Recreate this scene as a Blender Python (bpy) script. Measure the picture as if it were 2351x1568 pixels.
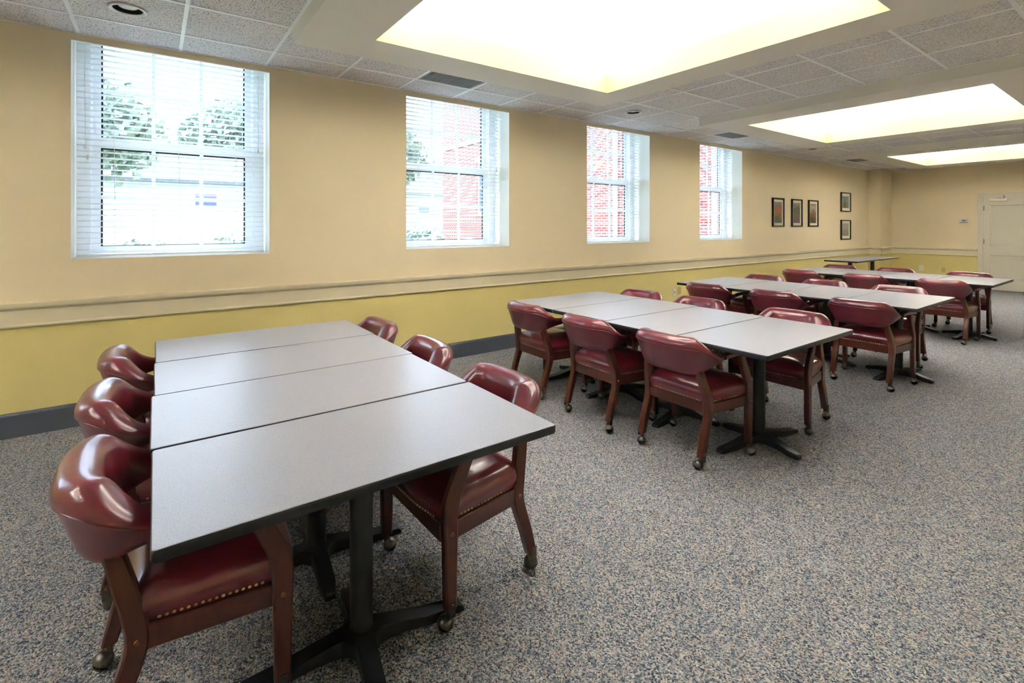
import bpy, bmesh, math, random
from mathutils import Vector, Matrix

random.seed(7)
PI = math.pi
for o in list(bpy.data.objects):
    bpy.data.objects.remove(o, do_unlink=True)
C = bpy.context.scene.collection
SC = bpy.context.scene

# ---------------------------------------------------------------- camera, sky, exposure
cam_data = bpy.data.cameras.new('camera')
cam_data.sensor_width = 36.0
cam_data.lens = 1130.3 / 2351.0 * 36.0
cam_data.shift_y = -265.7 / 2351.0
cam_data.clip_start = 0.05
cam_data.clip_end = 300.0
cam = bpy.data.objects.new('camera', cam_data)
C.objects.link(cam)
cam.location = (4.77, 0.0, 1.4606)
cam.rotation_euler = (PI / 2, 0, math.atan2(2730.4 - 1175.5, 1130.3))
SC.camera = cam

SKY = 9.8
COVE = 138.0
world = bpy.data.worlds.new('overcast_sky')
SC.world = world
world.use_nodes = True
bg = world.node_tree.nodes['Background']
bg.inputs['Color'].default_value = (0.72, 0.84, 1.0, 1)
bg.inputs['Strength'].default_value = SKY

SC.view_settings.view_transform = 'Standard'
SC.view_settings.look = 'None'
SC.view_settings.exposure = 0.32
SC.view_settings.gamma = 1.0
SC.view_settings.use_curve_mapping = False
SC.cycles.use_denoising = True
SC.cycles.max_bounces = 7
SC.cycles.diffuse_bounces = 5
SC.cycles.glossy_bounces = 3
SC.cycles.transparent_max_bounces = 12
SC.cycles.use_adaptive_sampling = True
SC.cycles.adaptive_threshold = 0.08
SC.cycles.caustics_reflective = False
SC.cycles.caustics_refractive = False
SC.cycles.sample_clamp_indirect = 40.0

# ---------------------------------------------------------------- room measures (metres)
H = 2.8595          # ceiling
XR = 5.18           # right wall
YB = -5.2           # wall behind the camera
YF = 15.35          # far wall
T = 0.6161          # ceiling tile module
TY0 = -0.4455       # a cross seam of the ceiling grid
WIN_Y = [-0.4887 + 2.6015 * k for k in (-1, 0, 1, 2, 3)]  # first window is unseen, added behind the camera to light the near end
WIN_W = 1.3115
WZ0, WZ1 = 1.2183, 2.8113
RAIL0, RAIL1 = 0.757, 0.93

# ---------------------------------------------------------------- materials
def srgb(r, g, b):
    f = lambda c: (c / 255 / 12.92) if c / 255 <= 0.04045 else ((c / 255 + 0.055) / 1.055) ** 2.4
    return (f(r), f(g), f(b), 1)

def new_mat(name):
    m = bpy.data.materials.new(name)
    m.use_nodes = True
    nt = m.node_tree
    return m, nt, nt.nodes['Principled BSDF'], nt.nodes.new('ShaderNodeTexCoord')

def ramp(nt, stops, interp='LINEAR'):
    r = nt.nodes.new('ShaderNodeValToRGB')
    r.color_ramp.interpolation = interp
    e = r.color_ramp.elements
    while len(e) < len(stops):
        e.new(0.5)
    for el, (p, c) in zip(e, stops):
        el.position = p
        el.color = c
    return r

def bump(nt, b, height, strength, dist):
    n = nt.nodes.new('ShaderNodeBump')
    n.inputs['Strength'].default_value = strength
    n.inputs['Distance'].default_value = dist
    nt.links.new(height, n.inputs['Height'])
    nt.links.new(n.outputs['Normal'], b.inputs['Normal'])

def plain(name, col, rough=0.5, metal=0.0, var=0.06, scale=8.0, bmp=0.0, bscale=200.0, coat=0.0, spec=0.5, coord='Object'):
    """colour with a faint procedural mottling and optional fine relief"""
    m, nt, b, tc = new_mat(name)
    n = nt.nodes.new('ShaderNodeTexNoise')
    n.inputs['Scale'].default_value = scale
    n.inputs['Detail'].default_value = 3
    nt.links.new(tc.outputs[coord], n.inputs['Vector'])
    lo = tuple(c * (1 - var) for c in col[:3]) + (1,)
    hi = tuple(min(1, c * (1 + var)) for c in col[:3]) + (1,)
    r = ramp(nt, [(0.3, lo), (0.7, hi)])
    nt.links.new(n.outputs['Fac'], r.inputs['Fac'])
    nt.links.new(r.outputs['Color'], b.inputs['Base Color'])
    b.inputs['Roughness'].default_value = rough
    b.inputs['Metallic'].default_value = metal
    b.inputs['Coat Weight'].default_value = coat
    b.inputs['Coat Roughness'].default_value = 0.12
    b.inputs['Specular IOR Level'].default_value = spec
    if bmp > 0:
        n2 = nt.nodes.new('ShaderNodeTexNoise')
        n2.inputs['Scale'].default_value = bscale
        n2.inputs['Detail'].default_value = 4
        nt.links.new(tc.outputs[coord], n2.inputs['Vector'])
        bump(nt, b, n2.outputs['Fac'], bmp, 0.002)
    return m

M = {}
M['wall_up'] = plain('cream_wall_paint', srgb(232, 217, 184), 0.6, var=0.02, scale=1.5, bmp=0.15, bscale=150)
M['wall_low'] = plain('ochre_green_wall_paint', srgb(222, 207, 138), 0.55, var=0.02, scale=1.5, bmp=0.15, bscale=150)
M['reveal'] = plain('white_reveal_paint', srgb(236, 236, 228), 0.55, var=0.01, scale=2, bmp=0.1)
M['rail'] = plain('cream_rail_paint', srgb(222, 212, 182), 0.4, var=0.02, scale=3)
M['base'] = plain('slate_baseboard_vinyl', srgb(78, 84, 94), 0.38, var=0.06, scale=4)
M['soffit'] = plain('soffit_paint', srgb(234, 228, 216), 0.6, var=0.01, scale=2)
M['lip'] = plain('pale_yellow_cove_paint', srgb(236, 214, 138), 0.6, var=0.01, scale=2)
M['cove_white'] = plain('white_cove_paint', srgb(246, 243, 232), 0.7, var=0.01)
M['grid'] = plain('white_grid_metal', srgb(253, 253, 253), 0.4, var=0.02)
M['door'] = plain('off_white_door_paint', srgb(214, 210, 194), 0.42, var=0.015, scale=2)
M['white_vinyl'] = plain('white_vinyl', srgb(240, 243, 246), 0.35, var=0.01)
M['gasket'] = plain('black_gasket', srgb(16, 18, 26), 0.5, var=0.05)
M['slat'] = plain('white_blind_slat', srgb(238, 240, 242), 0.4, var=0.01)
M['cord'] = plain('white_cord', srgb(232, 230, 222), 0.7, var=0.03)
M['black_metal'] = plain('black_powder_coat', srgb(38, 42, 48), 0.42, var=0.12, scale=25, bmp=0.1, bscale=300)
M['edge'] = plain('dark_edge_band', srgb(34, 37, 46), 0.38, var=0.2, scale=30)
M['wood'] = None
M['pewter'] = plain('worn_pewter', srgb(104, 102, 98), 0.3, metal=0.9, var=0.25, scale=60)
M['ball'] = plain('black_caster_ball', srgb(30, 31, 34), 0.25, var=0.1)
M['brass'] = plain('antique_brass_nail', srgb(190, 168, 118), 0.32, metal=0.85, var=0.15, scale=90)
M['copper'] = plain('bronze_bolt', srgb(140, 92, 62), 0.4, metal=0.7, var=0.15, scale=90)
M['frame'] = plain('black_picture_frame', srgb(20, 18, 17), 0.35, var=0.1)
M['matboard'] = plain('cream_mat_board', srgb(226, 218, 196), 0.8, var=0.02)
M['steel'] = plain('brushed_steel', srgb(150, 148, 140), 0.35, metal=0.8, var=0.08)
M['plate_white'] = plain('white_wall_plate', srgb(228, 226, 216), 0.35, var=0.01)
M['plate_beige'] = plain('beige_wall_plate', srgb(196, 180, 120), 0.4, var=0.02)
M['slot'] = plain('dark_slot', srgb(50, 44, 36), 0.5, var=0.05)
M['red'] = plain('red_jack', srgb(170, 50, 40), 0.4, var=0.05)
M['closer'] = plain('pale_closer_cover', srgb(236, 232, 222), 0.4, var=0.02)
M['grey_grille'] = plain('grey_vent_paint', srgb(150, 150, 156), 0.5, var=0.05, scale=20)
M['lamp_white'] = plain('white_lamp_trim', srgb(238, 236, 230), 0.35, var=0.01)
M['lamp_black'] = plain('black_lamp_baffle', srgb(14, 14, 18), 0.3, var=0.05)
M['lamp_glass'] = plain('frosted_lamp', srgb(235, 232, 225), 0.25, var=0.01)
M['lawn'] = plain('lawn_grass', srgb(120, 132, 92), 0.9, var=0.35, scale=1.2)
M['leaf'] = plain('pale_tree_leaf', srgb(132, 146, 132), 0.7, var=0.4, scale=3)
M['bark'] = plain('bark', srgb(92, 80, 70), 0.9, var=0.3, scale=12)
M['siding'] = plain('pale_siding', srgb(206, 210, 218), 0.7, var=0.04, scale=3)
M['shingle'] = plain('grey_roof_shingle', srgb(104, 108, 118), 0.85, var=0.2, scale=9)
M['house_glass'] = plain('dark_window_glass', srgb(88, 96, 124), 0.15, var=0.1)
M['stone'] = plain('limestone_trim', srgb(222, 218, 208), 0.8, var=0.04)
M['paper_edge'] = M['matboard']

def wood_mat():
    m, nt, b, tc = new_mat('red_mahogany_wood')
    mp = nt.nodes.new('ShaderNodeMapping')
    mp.inputs['Scale'].default_value = (5, 5, 1.6)
    nt.links.new(tc.outputs['Object'], mp.inputs['Vector'])
    n = nt.nodes.new('ShaderNodeTexNoise')
    n.inputs['Scale'].default_value = 6
    n.inputs['Detail'].default_value = 6
    n.inputs['Distortion'].default_value = 1.0
    nt.links.new(mp.outputs['Vector'], n.inputs['Vector'])
    r = ramp(nt, [(0.25, srgb(66, 29, 22)), (0.5, srgb(82, 38, 28)), (0.8, srgb(98, 49, 35))])
    nt.links.new(n.outputs['Fac'], r.inputs['Fac'])
    nt.links.new(r.outputs['Color'], b.inputs['Base Color'])
    b.inputs['Roughness'].default_value = 0.33
    b.inputs['Coat Weight'].default_value = 0.25
    b.inputs['Coat Roughness'].default_value = 0.15
    bump(nt, b, n.outputs['Fac'], 0.06, 0.001)
    return m
M['wood'] = wood_mat()

def leather_mat():
    m, nt, b, tc = new_mat('burgundy_leather')
    n = nt.nodes.new('ShaderNodeTexNoise')
    n.inputs['Scale'].default_value = 6
    n.inputs['Detail'].default_value = 5
    nt.links.new(tc.outputs['Object'], n.inputs['Vector'])
    r = ramp(nt, [(0.3, srgb(86, 22, 36)), (0.55, srgb(108, 32, 46)), (0.8, srgb(126, 44, 56))])
    nt.links.new(n.outputs['Fac'], r.inputs['Fac'])
    nt.links.new(r.outputs['Color'], b.inputs['Base Color'])
    b.inputs['Roughness'].default_value = 0.30
    b.inputs['Specular IOR Level'].default_value = 0.65
    b.inputs['Coat Weight'].default_value = 0.65
    b.inputs['Coat Roughness'].default_value = 0.12
    v = nt.nodes.new('ShaderNodeTexNoise')
    v.inputs['Scale'].default_value = 28
    v.inputs['Detail'].default_value = 6
    nt.links.new(tc.outputs['Object'], v.inputs['Vector'])
    bump(nt, b, v.outputs['Fac'], 0.12, 0.004)
    return m
M['leather'] = leather_mat()

def laminate_mat():
    m, nt, b, tc = new_mat('grey_beige_laminate')
    n = nt.nodes.new('ShaderNodeTexNoise')
    n.inputs['Scale'].default_value = 420
    n.inputs['Detail'].default_value = 2
    nt.links.new(tc.outputs['Object'], n.inputs['Vector'])
    r = ramp(nt, [(0.3, srgb(142, 146, 158)), (0.5, srgb(167, 171, 184)), (0.75, srgb(185, 189, 200))])
    nt.links.new(n.outputs['Fac'], r.inputs['Fac'])
    nt.links.new(r.outputs['Color'], b.inputs['Base Color'])
    b.inputs['Roughness'].default_value = 0.30
    b.inputs['Specular IOR Level'].default_value = 0.6
    bump(nt, b, n.outputs['Fac'], 0.03, 0.0005)
    return m
M['laminate'] = laminate_mat()

def carpet_mat():
    m, nt, b, tc = new_mat('speckled_loop_carpet')
    v = nt.nodes.new('ShaderNodeTexVoronoi')
    v.inputs['Scale'].default_value = 195
    nt.links.new(tc.outputs['Object'], v.inputs['Vector'])
    sep = nt.nodes.new('ShaderNodeSeparateColor')
    nt.links.new(v.outputs['Color'], sep.inputs['Color'])
    n = nt.nodes.new('ShaderNodeTexNoise')
    n.inputs['Scale'].default_value = 14
    n.inputs['Detail'].default_value = 3
    nt.links.new(tc.outputs['Object'], n.inputs['Vector'])
    add = nt.nodes.new('ShaderNodeMath')
    add.operation = 'MULTIPLY_ADD'
    add.inputs[1].default_value = 0.35
    add.inputs[2].default_value = -0.175
    nt.links.new(n.outputs['Fac'], add.inputs[0])
    s2 = nt.nodes.new('ShaderNodeMath')
    s2.operation = 'ADD'
    nt.links.new(sep.outputs[0], s2.inputs[0])
    nt.links.new(add.outputs[0], s2.inputs[1])
    r = ramp(nt, [(0.0, srgb(74, 83, 102)), (0.16, srgb(108, 118, 133)), (0.34, srgb(147, 153, 160)),
                  (0.54, srgb(182, 181, 177)), (0.70, srgb(184, 160, 148)), (0.80, srgb(200, 197, 188)),
                  (0.92, srgb(128, 144, 155))], 'CONSTANT')
    nt.links.new(s2.outputs[0], r.inputs['Fac'])
    nt.links.new(r.outputs['Color'], b.inputs['Base Color'])
    b.inputs['Roughness'].default_value = 0.95
    b.inputs['Specular IOR Level'].default_value = 0.1
    inv = nt.nodes.new('ShaderNodeMath')
    inv.operation = 'SUBTRACT'
    inv.inputs[0].default_value = 1.0
    nt.links.new(v.outputs['Distance'], inv.inputs[1])
    bump(nt, b, inv.outputs[0], 0.7, 0.006)
    return m
M['carpet'] = carpet_mat()

def tile_mat():
    m, nt, b, tc = new_mat('fissured_acoustic_tile')
    geo = nt.nodes.new('ShaderNodeNewGeometry')
    mp = nt.nodes.new('ShaderNodeMapping')
    mp.inputs['Scale'].default_value = (70, 150, 1)
    nt.links.new(geo.outputs['Position'], mp.inputs['Vector'])
    n = nt.nodes.new('ShaderNodeTexNoise')
    n.inputs['Scale'].default_value = 1.0
    n.inputs['Detail'].default_value = 2
    n.inputs['Distortion'].default_value = 0.8
    nt.links.new(mp.outputs['Vector'], n.inputs['Vector'])
    r = ramp(nt, [(0.36, srgb(140, 132, 130)), (0.44, srgb(233, 228, 226)), (1.0, srgb(240, 236, 234))])
    nt.links.new(n.outputs['Fac'], r.inputs['Fac'])
    nt.links.new(r.outputs['Color'], b.inputs['Base Color'])
    b.inputs['Roughness'].default_value = 0.9
    b.inputs['Specular IOR Level'].default_value = 0.2
    bump(nt, b, r.outputs['Color'], 0.5, 0.003)
    return m
M['tile'] = tile_mat()

def glass_mat():
    m = bpy.data.materials.new('clear_window_glass')
    m.use_nodes = True
    nt = m.node_tree
    nt.nodes.clear()
    out = nt.nodes.new('ShaderNodeOutputMaterial')
    mix = nt.nodes.new('ShaderNodeMixShader')
    tr = nt.nodes.new('ShaderNodeBsdfTransparent')
    tr.inputs['Color'].default_value = (0.94, 0.97, 1.0, 1)
    gl = nt.nodes.new('ShaderNodeBsdfGlossy')
    gl.inputs['Roughness'].default_value = 0.02
    mix.inputs[0].default_value = 0.06
    nt.links.new(tr.outputs[0], mix.inputs[1])
    nt.links.new(gl.outputs[0], mix.inputs[2])
    nt.links.new(mix.outputs[0], out.inputs[0])
    return m
M['glass'] = glass_mat()

def emit_mat(name, col, s):
    m = bpy.data.materials.new(name)
    m.use_nodes = True
    nt = m.node_tree
    nt.nodes.clear()
    out = nt.nodes.new('ShaderNodeOutputMaterial')
    e = nt.nodes.new('ShaderNodeEmission')
    e.inputs['Color'].default_value = col
    e.inputs['Strength'].default_value = s
    nt.links.new(e.outputs[0], out.inputs[0])
    return m
M['tube'] = emit_mat('fluorescent_glow', (0.95, 0.97, 1.0, 1), COVE)

def brick_mat():
    m, nt, b, tc = new_mat('red_brick')
    geo = nt.nodes.new('ShaderNodeNewGeometry')
    sp = nt.nodes.new('ShaderNodeSeparateXYZ')
    nt.links.new(geo.outputs['Position'], sp.inputs[0])
    s = nt.nodes.new('ShaderNodeMath')
    s.operation = 'ADD'
    nt.links.new(sp.outputs['X'], s.inputs[0])
    nt.links.new(sp.outputs['Y'], s.inputs[1])
    cb = nt.nodes.new('ShaderNodeCombineXYZ')
    nt.links.new(s.outputs[0], cb.inputs['X'])
    nt.links.new(sp.outputs['Z'], cb.inputs['Y'])
    br = nt.nodes.new('ShaderNodeTexBrick')
    br.inputs['Scale'].default_value = 1.0
    br.inputs['Brick Width'].default_value = 0.215
    br.inputs['Row Height'].default_value = 0.075
    br.inputs['Mortar Size'].default_value = 0.008
    br.inputs['Color1'].default_value = srgb(158, 74, 62)
    br.inputs['Color2'].default_value = srgb(118, 62, 66)
    br.inputs['Mortar'].default_value = srgb(214, 204, 196)
    nt.links.new(cb.outputs[0], br.inputs['Vector'])
    nt.links.new(br.outputs['Color'], b.inputs['Base Color'])
    b.inputs['Roughness'].default_value = 0.9
    bump(nt, b, br.outputs['Fac'], -0.6, 0.01)
    return m
M['brick'] = brick_mat()

def print_mat(name, kind):
    """a flat landscape photograph print; x across, z up (object space of the print)"""
    m, nt, b, tc = new_mat(name)
    n = nt.nodes.new('ShaderNodeTexNoise')
    n.inputs['Scale'].default_value = 26
    n.inputs['Detail'].default_value = 8
    n.inputs['Roughness'].default_value = 0.75
    nt.links.new(tc.outputs['Object'], n.inputs['Vector'])
    sp = nt.nodes.new('ShaderNodeSeparateXYZ')
    nt.links.new(tc.outputs['Object'], sp.inputs[0])
    zz = nt.nodes.new('ShaderNodeMath')
    zz.operation = 'MULTIPLY_ADD'
    zz.inputs[1].default_value = 1.4
    zz.inputs[2].default_value = 0.0
    nt.links.new(sp.outputs['Z'], zz.inputs[0])
    ad = nt.nodes.new('ShaderNodeMath')
    ad.operation = 'ADD'
    nt.links.new(zz.outputs[0], ad.inputs[0])
    nt.links.new(n.outputs['Fac'], ad.inputs[1])
    pal = {
        'autumn': [(0.15, (44, 58, 40)), (0.38, (74, 84, 48)), (0.5, (176, 92, 52)), (0.62, (150, 78, 50)), (0.72, (92, 96, 92)), (0.85, (150, 164, 180))],
        'path': [(0.15, (70, 54, 46)), (0.4, (104, 82, 74)), (0.52, (76, 70, 50)), (0.66, (64, 68, 46)), (0.8, (150, 156, 140))],
        'branches': [(0.15, (60, 66, 44)), (0.36, (78, 60, 40)), (0.46, (146, 84, 48)), (0.56, (84, 70, 48)), (0.66, (204, 196, 172)), (0.8, (120, 74, 48))],
        'pine': [(0.2, (84, 84, 62)), (0.42, (92, 102, 86)), (0.58, (116, 128, 124)), (0.68, (104, 128, 158)), (0.85, (112, 142, 184))],
        'mist': [(0.2, (104, 104, 84)), (0.45, (124, 124, 108)), (0.6, (148, 150, 140)), (0.8, (130, 140, 146))],
    }[kind]
    r = ramp(nt, [(p, srgb(*c)) for p, c in pal])
    nt.links.new(ad.outputs[0], r.inputs['Fac'])
    nt.links.new(r.outputs['Color'], b.inputs['Base Color'])
    b.inputs['Roughness'].default_value = 0.3
    return m

# ---------------------------------------------------------------- mesh helpers
class MB:
    def __init__(self):
        self.v, self.f, self.m = [], [], []
    def add(self, verts, faces, mi=0):
        n = len(self.v)
        self.v += [tuple(p) for p in verts]
        self.f += [tuple(i + n for i in fc) for fc in faces]
        self.m += [mi] * len(faces)
    def box(self, a, b, mi=0, mat=None):
        (x0, y0, z0), (x1, y1, z1) = a, b
        vs = [(x, y, z) for x in (x0, x1) for y in (y0, y1) for z in (z0, z1)]
        if mat is not None:
            vs = [mat @ Vector(p) for p in vs]
        self.add(vs, [(0, 1, 3, 2), (4, 6, 7, 5), (0, 4, 5, 1), (2, 3, 7, 6), (0, 2, 6, 4), (1, 5, 7, 3)], mi)
    def quad(self, a, b, c, d, mi=0):
        self.add([a, b, c, d], [(0, 1, 2, 3)], mi)
    def loops(self, loops, close=True, cap0=True, cap1=True, mi=0):
        """skin a list of equally long closed loops"""
        n = len(loops[0])
        vs = [p for l in loops for p in l]
        fs = []
        for i in range(len(loops) - 1):
            for j in range(n):
                k = (j + 1) % n
                if not close and k == 0:
                    continue
                fs.append((i * n + j, i * n + k, (i + 1) * n + k, (i + 1) * n + j))
        if cap0:
            fs.append(tuple(reversed(range(n))))
        if cap1:
            fs.append(tuple((len(loops) - 1) * n + j for j in range(n)))
        self.add(vs, fs, mi)
    def lathe(self, prof, seg=24, c=(0, 0, 0), mi=0, cap0=False, cap1=False):
        self.loops([[(c[0] + r * math.cos(2 * PI * j / seg), c[1] + r * math.sin(2 * PI * j / seg), c[2] + z) for j in range(seg)] for r, z in prof], True, cap0, cap1, mi)
    def tube(self, pts, r, seg=8, mi=0):
        pts = [Vector(p) for p in pts]
        ls = []
        for i, p in enumerate(pts):
            t = (pts[min(i + 1, len(pts) - 1)] - pts[max(i - 1, 0)]).normalized()
            u = t.cross(Vector((0, 0, 1)))
            if u.length < 1e-3:
                u = Vector((1, 0, 0))
            u.normalize()
            w = t.cross(u)
            ls.append([p + u * (r * math.cos(2 * PI * j / seg)) + w * (r * math.sin(2 * PI * j / seg)) for j in range(seg)])
        self.loops(ls, True, True, True, mi)
    def mesh(self, name, mats, smooth=None):
        me = bpy.data.meshes.new(name)
        me.from_pydata([tuple(p) for p in self.v], [], self.f)
        bm = bmesh.new()
        bm.from_mesh(me)
        bm.faces.ensure_lookup_table()
        for f, mi in zip(bm.faces, self.m):
            f.material_index = mi
        bmesh.ops.recalc_face_normals(bm, faces=bm.faces)
        if smooth is not None:
            for f in bm.faces:
                f.smooth = True
            for e in bm.edges:
                if len(e.link_faces) == 2 and e.calc_face_angle(0) > math.radians(smooth):
                    e.smooth = False
        bm.to_mesh(me)
        bm.free()
        for mt in (mats if isinstance(mats, (list, tuple)) else [mats]):
            me.materials.append(mt)
        return me
    def build(self, name, mats, parent=None, smooth=None, loc=None):
        return link(name, self.mesh(name, mats, smooth), parent, loc)

def link(name, data, parent=None, loc=None, rot=None):
    o = bpy.data.objects.new(name, data)
    C.objects.link(o)
    if parent is not None:
        o.parent = parent
    if loc is not None:
        o.location = loc
    if rot is not None:
        o.rotation_euler = rot
    return o

def tag(o, label=None, cat=None, group=None, kind=None):
    if label: o['label'] = label
    if cat: o['category'] = cat
    if group: o['group'] = group
    if kind: o['kind'] = kind
    return o

def empty(name, loc=(0, 0, 0), rz=0.0):
    o = bpy.data.objects.new(name, None)
    o.empty_display_size = 0.1
    C.objects.link(o)
    o.location = loc
    o.rotation_euler = (0, 0, rz)
    return o

def copy_tree(o, parent=None):
    c = o.copy()
    C.objects.link(c)
    c.parent = parent
    for ch in list(o.children):
        copy_tree(ch, c)
    return c

def bevel_mod(o, w, seg=2):
    b = o.modifiers.new('bevel', 'BEVEL')
    b.width = w
    b.segments = seg
    b.limit_method = 'ANGLE'
    return o

def bbox_mesh(name, a, b, mat, bev=0.0, seg=2):
    """bevelled box mesh data"""
    bm = bmesh.new()
    m = MB(); m.box(a, b)
    me = m.mesh(name, mat)
    if bev > 0:
        bm.from_mesh(me)
        bmesh.ops.bevel(bm, geom=list(bm.edges), offset=bev, segments=seg, affect='EDGES', profile=0.5)
        bm.to_mesh(me)
    bm.free()
    return me

def catmull(pts, per=4, closed=True):
    out = []
    n = len(pts)
    rng = range(n) if closed else range(n - 1)
    for i in rng:
        g = lambda k: pts[k % n] if closed else pts[max(0, min(n - 1, k))]
        p0, p1, p2, p3 = g(i - 1), g(i), g(i + 1), g(i + 2)
        for s in range(per):
            t = s / per
            out.append(tuple(0.5 * ((2 * b) + (-a + c) * t + (2 * a - 5 * b + 4 * c - d) * t * t + (-a + 3 * b - 3 * c + d) * t ** 3)
                             for a, b, c, d in zip(p0, p1, p2, p3)))
    if not closed:
        out.append(tuple(pts[-1]))
    return out

def smoothstep(a, b, x):
    t = max(0.0, min(1.0, (x - a) / (b - a)))
    return t * t * (3 - 2 * t)

# ================================================================ THE SETTING
# floor
m = MB()
m.quad((0, YB, 0), (XR, YB, 0), (XR, YF + .12, 0), (0, YF + .12, 0))
tag(m.build('floor', M['carpet']), 'grey speckled loop-pile carpet covering the whole room', 'floor', kind='structure')

# left wall: cream above, ochre below, with four deep window openings and an added unseen one
RD = 0.30     # depth of the reveal
m = MB()
ys = [YB]
for y in WIN_Y:
    ys += [y, y + WIN_W]
ys.append(YF)
ZS = 0.80
for i in range(len(ys) - 1):
    a, b = ys[i], ys[i + 1]
    m.quad((0, a, 0), (0, b, 0), (0, b, ZS), (0, a, ZS), 1)
    if i % 2 == 0:
        m.quad((0, a, ZS), (0, b, ZS), (0, b, H + .01), (0, a, H + .01), 0)
    else:
        m.quad((0, a, ZS), (0, b, ZS), (0, b, WZ0), (0, a, WZ0), 0)
        m.quad((0, a, WZ1), (0, b, WZ1), (0, b, H + .01), (0, a, H + .01), 0)
        # reveal: sill, jambs, shallow lintel and the taller pocket behind it
        m.quad((0, a, WZ0), (0, b, WZ0), (-RD - .12, b, WZ0), (-RD - .12, a, WZ0), 2)
        m.quad((0, a, WZ1), (0, b, WZ1), (-.03, b, WZ1), (-.03, a, WZ1), 2)
        m.quad((-.03, a, WZ1), (-.03, b, WZ1), (-.03, b, 3.0), (-.03, a, 3.0), 2)
        m.quad((-.03, a, 3.0), (-.03, b, 3.0), (-RD - .12, b, 3.0), (-RD - .12, a, 3.0), 2)
        for y in (a, b):
            m.add([(0, y, WZ0), (0, y, WZ1), (-.03, y, WZ1), (-.03, y, 3.0), (-RD - .12, y, 3.0), (-RD - .12, y, WZ0)], [(0, 1, 2, 3, 4, 5)], 2)
# outer skin of the wall
for i in range(len(ys) - 1):
    a, b = ys[i], ys[i + 1]
    if i % 2 == 0:
        m.quad((-.42, a, -.5), (-.42, b, -.5), (-.42, b, 4.2), (-.42, a, 4.2), 3)
    else:
        m.quad((-.42, a, -.5), (-.42, b, -.5), (-.42, b, WZ0), (-.42, a, WZ0), 3)
        m.quad((-.42, a, 3.0), (-.42, b, 3.0), (-.42, b, 4.2), (-.42, a, 4.2), 3)
wl = m.build('wall_left', [M['wall_up'], M['wall_low'], M['reveal'], M['brick']])
tag(wl, 'cream wall with ochre lower part and four deep white window recesses', 'wall', kind='structure')

# far wall with the door opening
DX0, DX1, DZ = 1.985, 2.90, 2.125
m = MB()
def far(x0, x1, z0, z1, mi):
    m.quad((x0, YF, z0), (x1, YF, z0), (x1, YF, z1), (x0, YF, z1), mi)
for x0, x1 in ((0, DX0), (DX1, XR)):
    far(x0, x1, 0, ZS, 1); far(x0, x1, ZS, H + .01, 0)
far(DX0, DX1, DZ, H + .01, 0)
for x in (DX0, DX1):
    m.quad((x, YF, 0), (x, YF + .12, 0), (x, YF + .12, DZ), (x, YF, DZ), 0)
m.quad((DX0, YF, DZ), (DX1, YF, DZ), (DX1, YF + .12, DZ), (DX0, YF + .12, DZ), 0)
m.quad((DX0 - .1, YF + .12, 0), (DX1 + .1, YF + .12, 0), (DX1 + .1, YF + .12, DZ + .1), (DX0 - .1, YF + .12, DZ + .1), 0)
tag(m.build('wall_far', [M['wall_up'], M['wall_low']]), 'cream and ochre end wall with the panelled door', 'wall', kind='structure')

m = MB()
for z0, z1, mi in ((0, ZS, 1), (ZS, H + .01, 0)):
    m.quad((XR, YB, z0), (XR, YF, z0), (XR, YF, z1), (XR, YB, z1), mi)
tag(m.build('wall_right', [M['wall_up'], M['wall_low']]), 'cream and ochre wall on the aisle side opposite the windows', 'wall', kind='structure')
m = MB()
for z0, z1, mi in ((0, ZS, 1), (ZS, H + .01, 0)):
    m.quad((0, YB, z0), (XR, YB, z0), (XR, YB, z1), (0, YB, z1), mi)
tag(m.build('wall_near', [M['wall_up'], M['wall_low']]), 'cream and ochre wall behind the viewer', 'wall', kind='structure')

# corner column
CXW, CY0 = 0.26, 14.58
m = MB()
for z0, z1, mi in ((0, ZS, 1), (ZS, H + .01, 0)):
    m.quad((0, CY0, z0), (CXW, CY0, z0), (CXW, CY0, z1), (0, CY0, z1), mi)
    m.quad((CXW, CY0, z0), (CXW, YF, z0), (CXW, YF, z1), (CXW, CY0, z1), mi)
tag(m.build('wall_column', [M['wall_up'], M['wall_low']]), 'square corner column where the window wall meets the end wall', 'column', kind='structure')

# chair rail and baseboard: swept profiles (offset from the wall, height)
rail_prof = [(0, RAIL0), (.020, RAIL0), (.026, RAIL0 + .004), (.028, RAIL0 + .012), (.022, RAIL0 + .020), (.016, RAIL0 + .023), (.018, .874),
             (.024, .880), (.034, .886), (.044, .894), (.048, .903), (.050, .916), (.050, RAIL1 - .004), (.046, RAIL1), (0, RAIL1)]
base_prof = [(0, 0), (.014, 0), (.014, .150), (.011, .158), (.006, .166), (0, .170)]
def run(prof, name, label, cat, mat, pts):
    """sweep a profile along a polyline of (x, y, normal x, normal y) corner stations"""
    mb = MB()
    mb.loops([[(x + nx * o, y + ny * o, z) for o, z in prof] for x, y, nx, ny in pts], True, True, True)
    return tag(mb.build(name, mat), label, cat, kind='structure')
left_run = [(0, YB, 1, 1), (0, CY0, 1, -1), (CXW, CY0, 1, -1), (CXW, YF, 1, -1), (DX0 - .085, YF, 0, -1)]
run(rail_prof, 'trim_1', 'cream moulded chair rail along the window wall, column and end wall', 'chair rail', M['rail'], left_run)
run(base_prof, 'baseboard_left', 'dark slate baseboard along the window wall, column and end wall', 'baseboard', M['base'], left_run)
right_run = [(DX1 + .085, YF, 0, -1), (XR, YF, -1, -1), (XR, YB, -1, 1), (0, YB, 1, 1)]
run(rail_prof, 'trim_2', 'cream moulded chair rail along the aisle-side wall', 'chair rail', M['rail'], right_run)
run(base_prof, 'baseboard_right', 'dark slate baseboard along the aisle-side wall', 'baseboard', M['base'], right_run)

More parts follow.
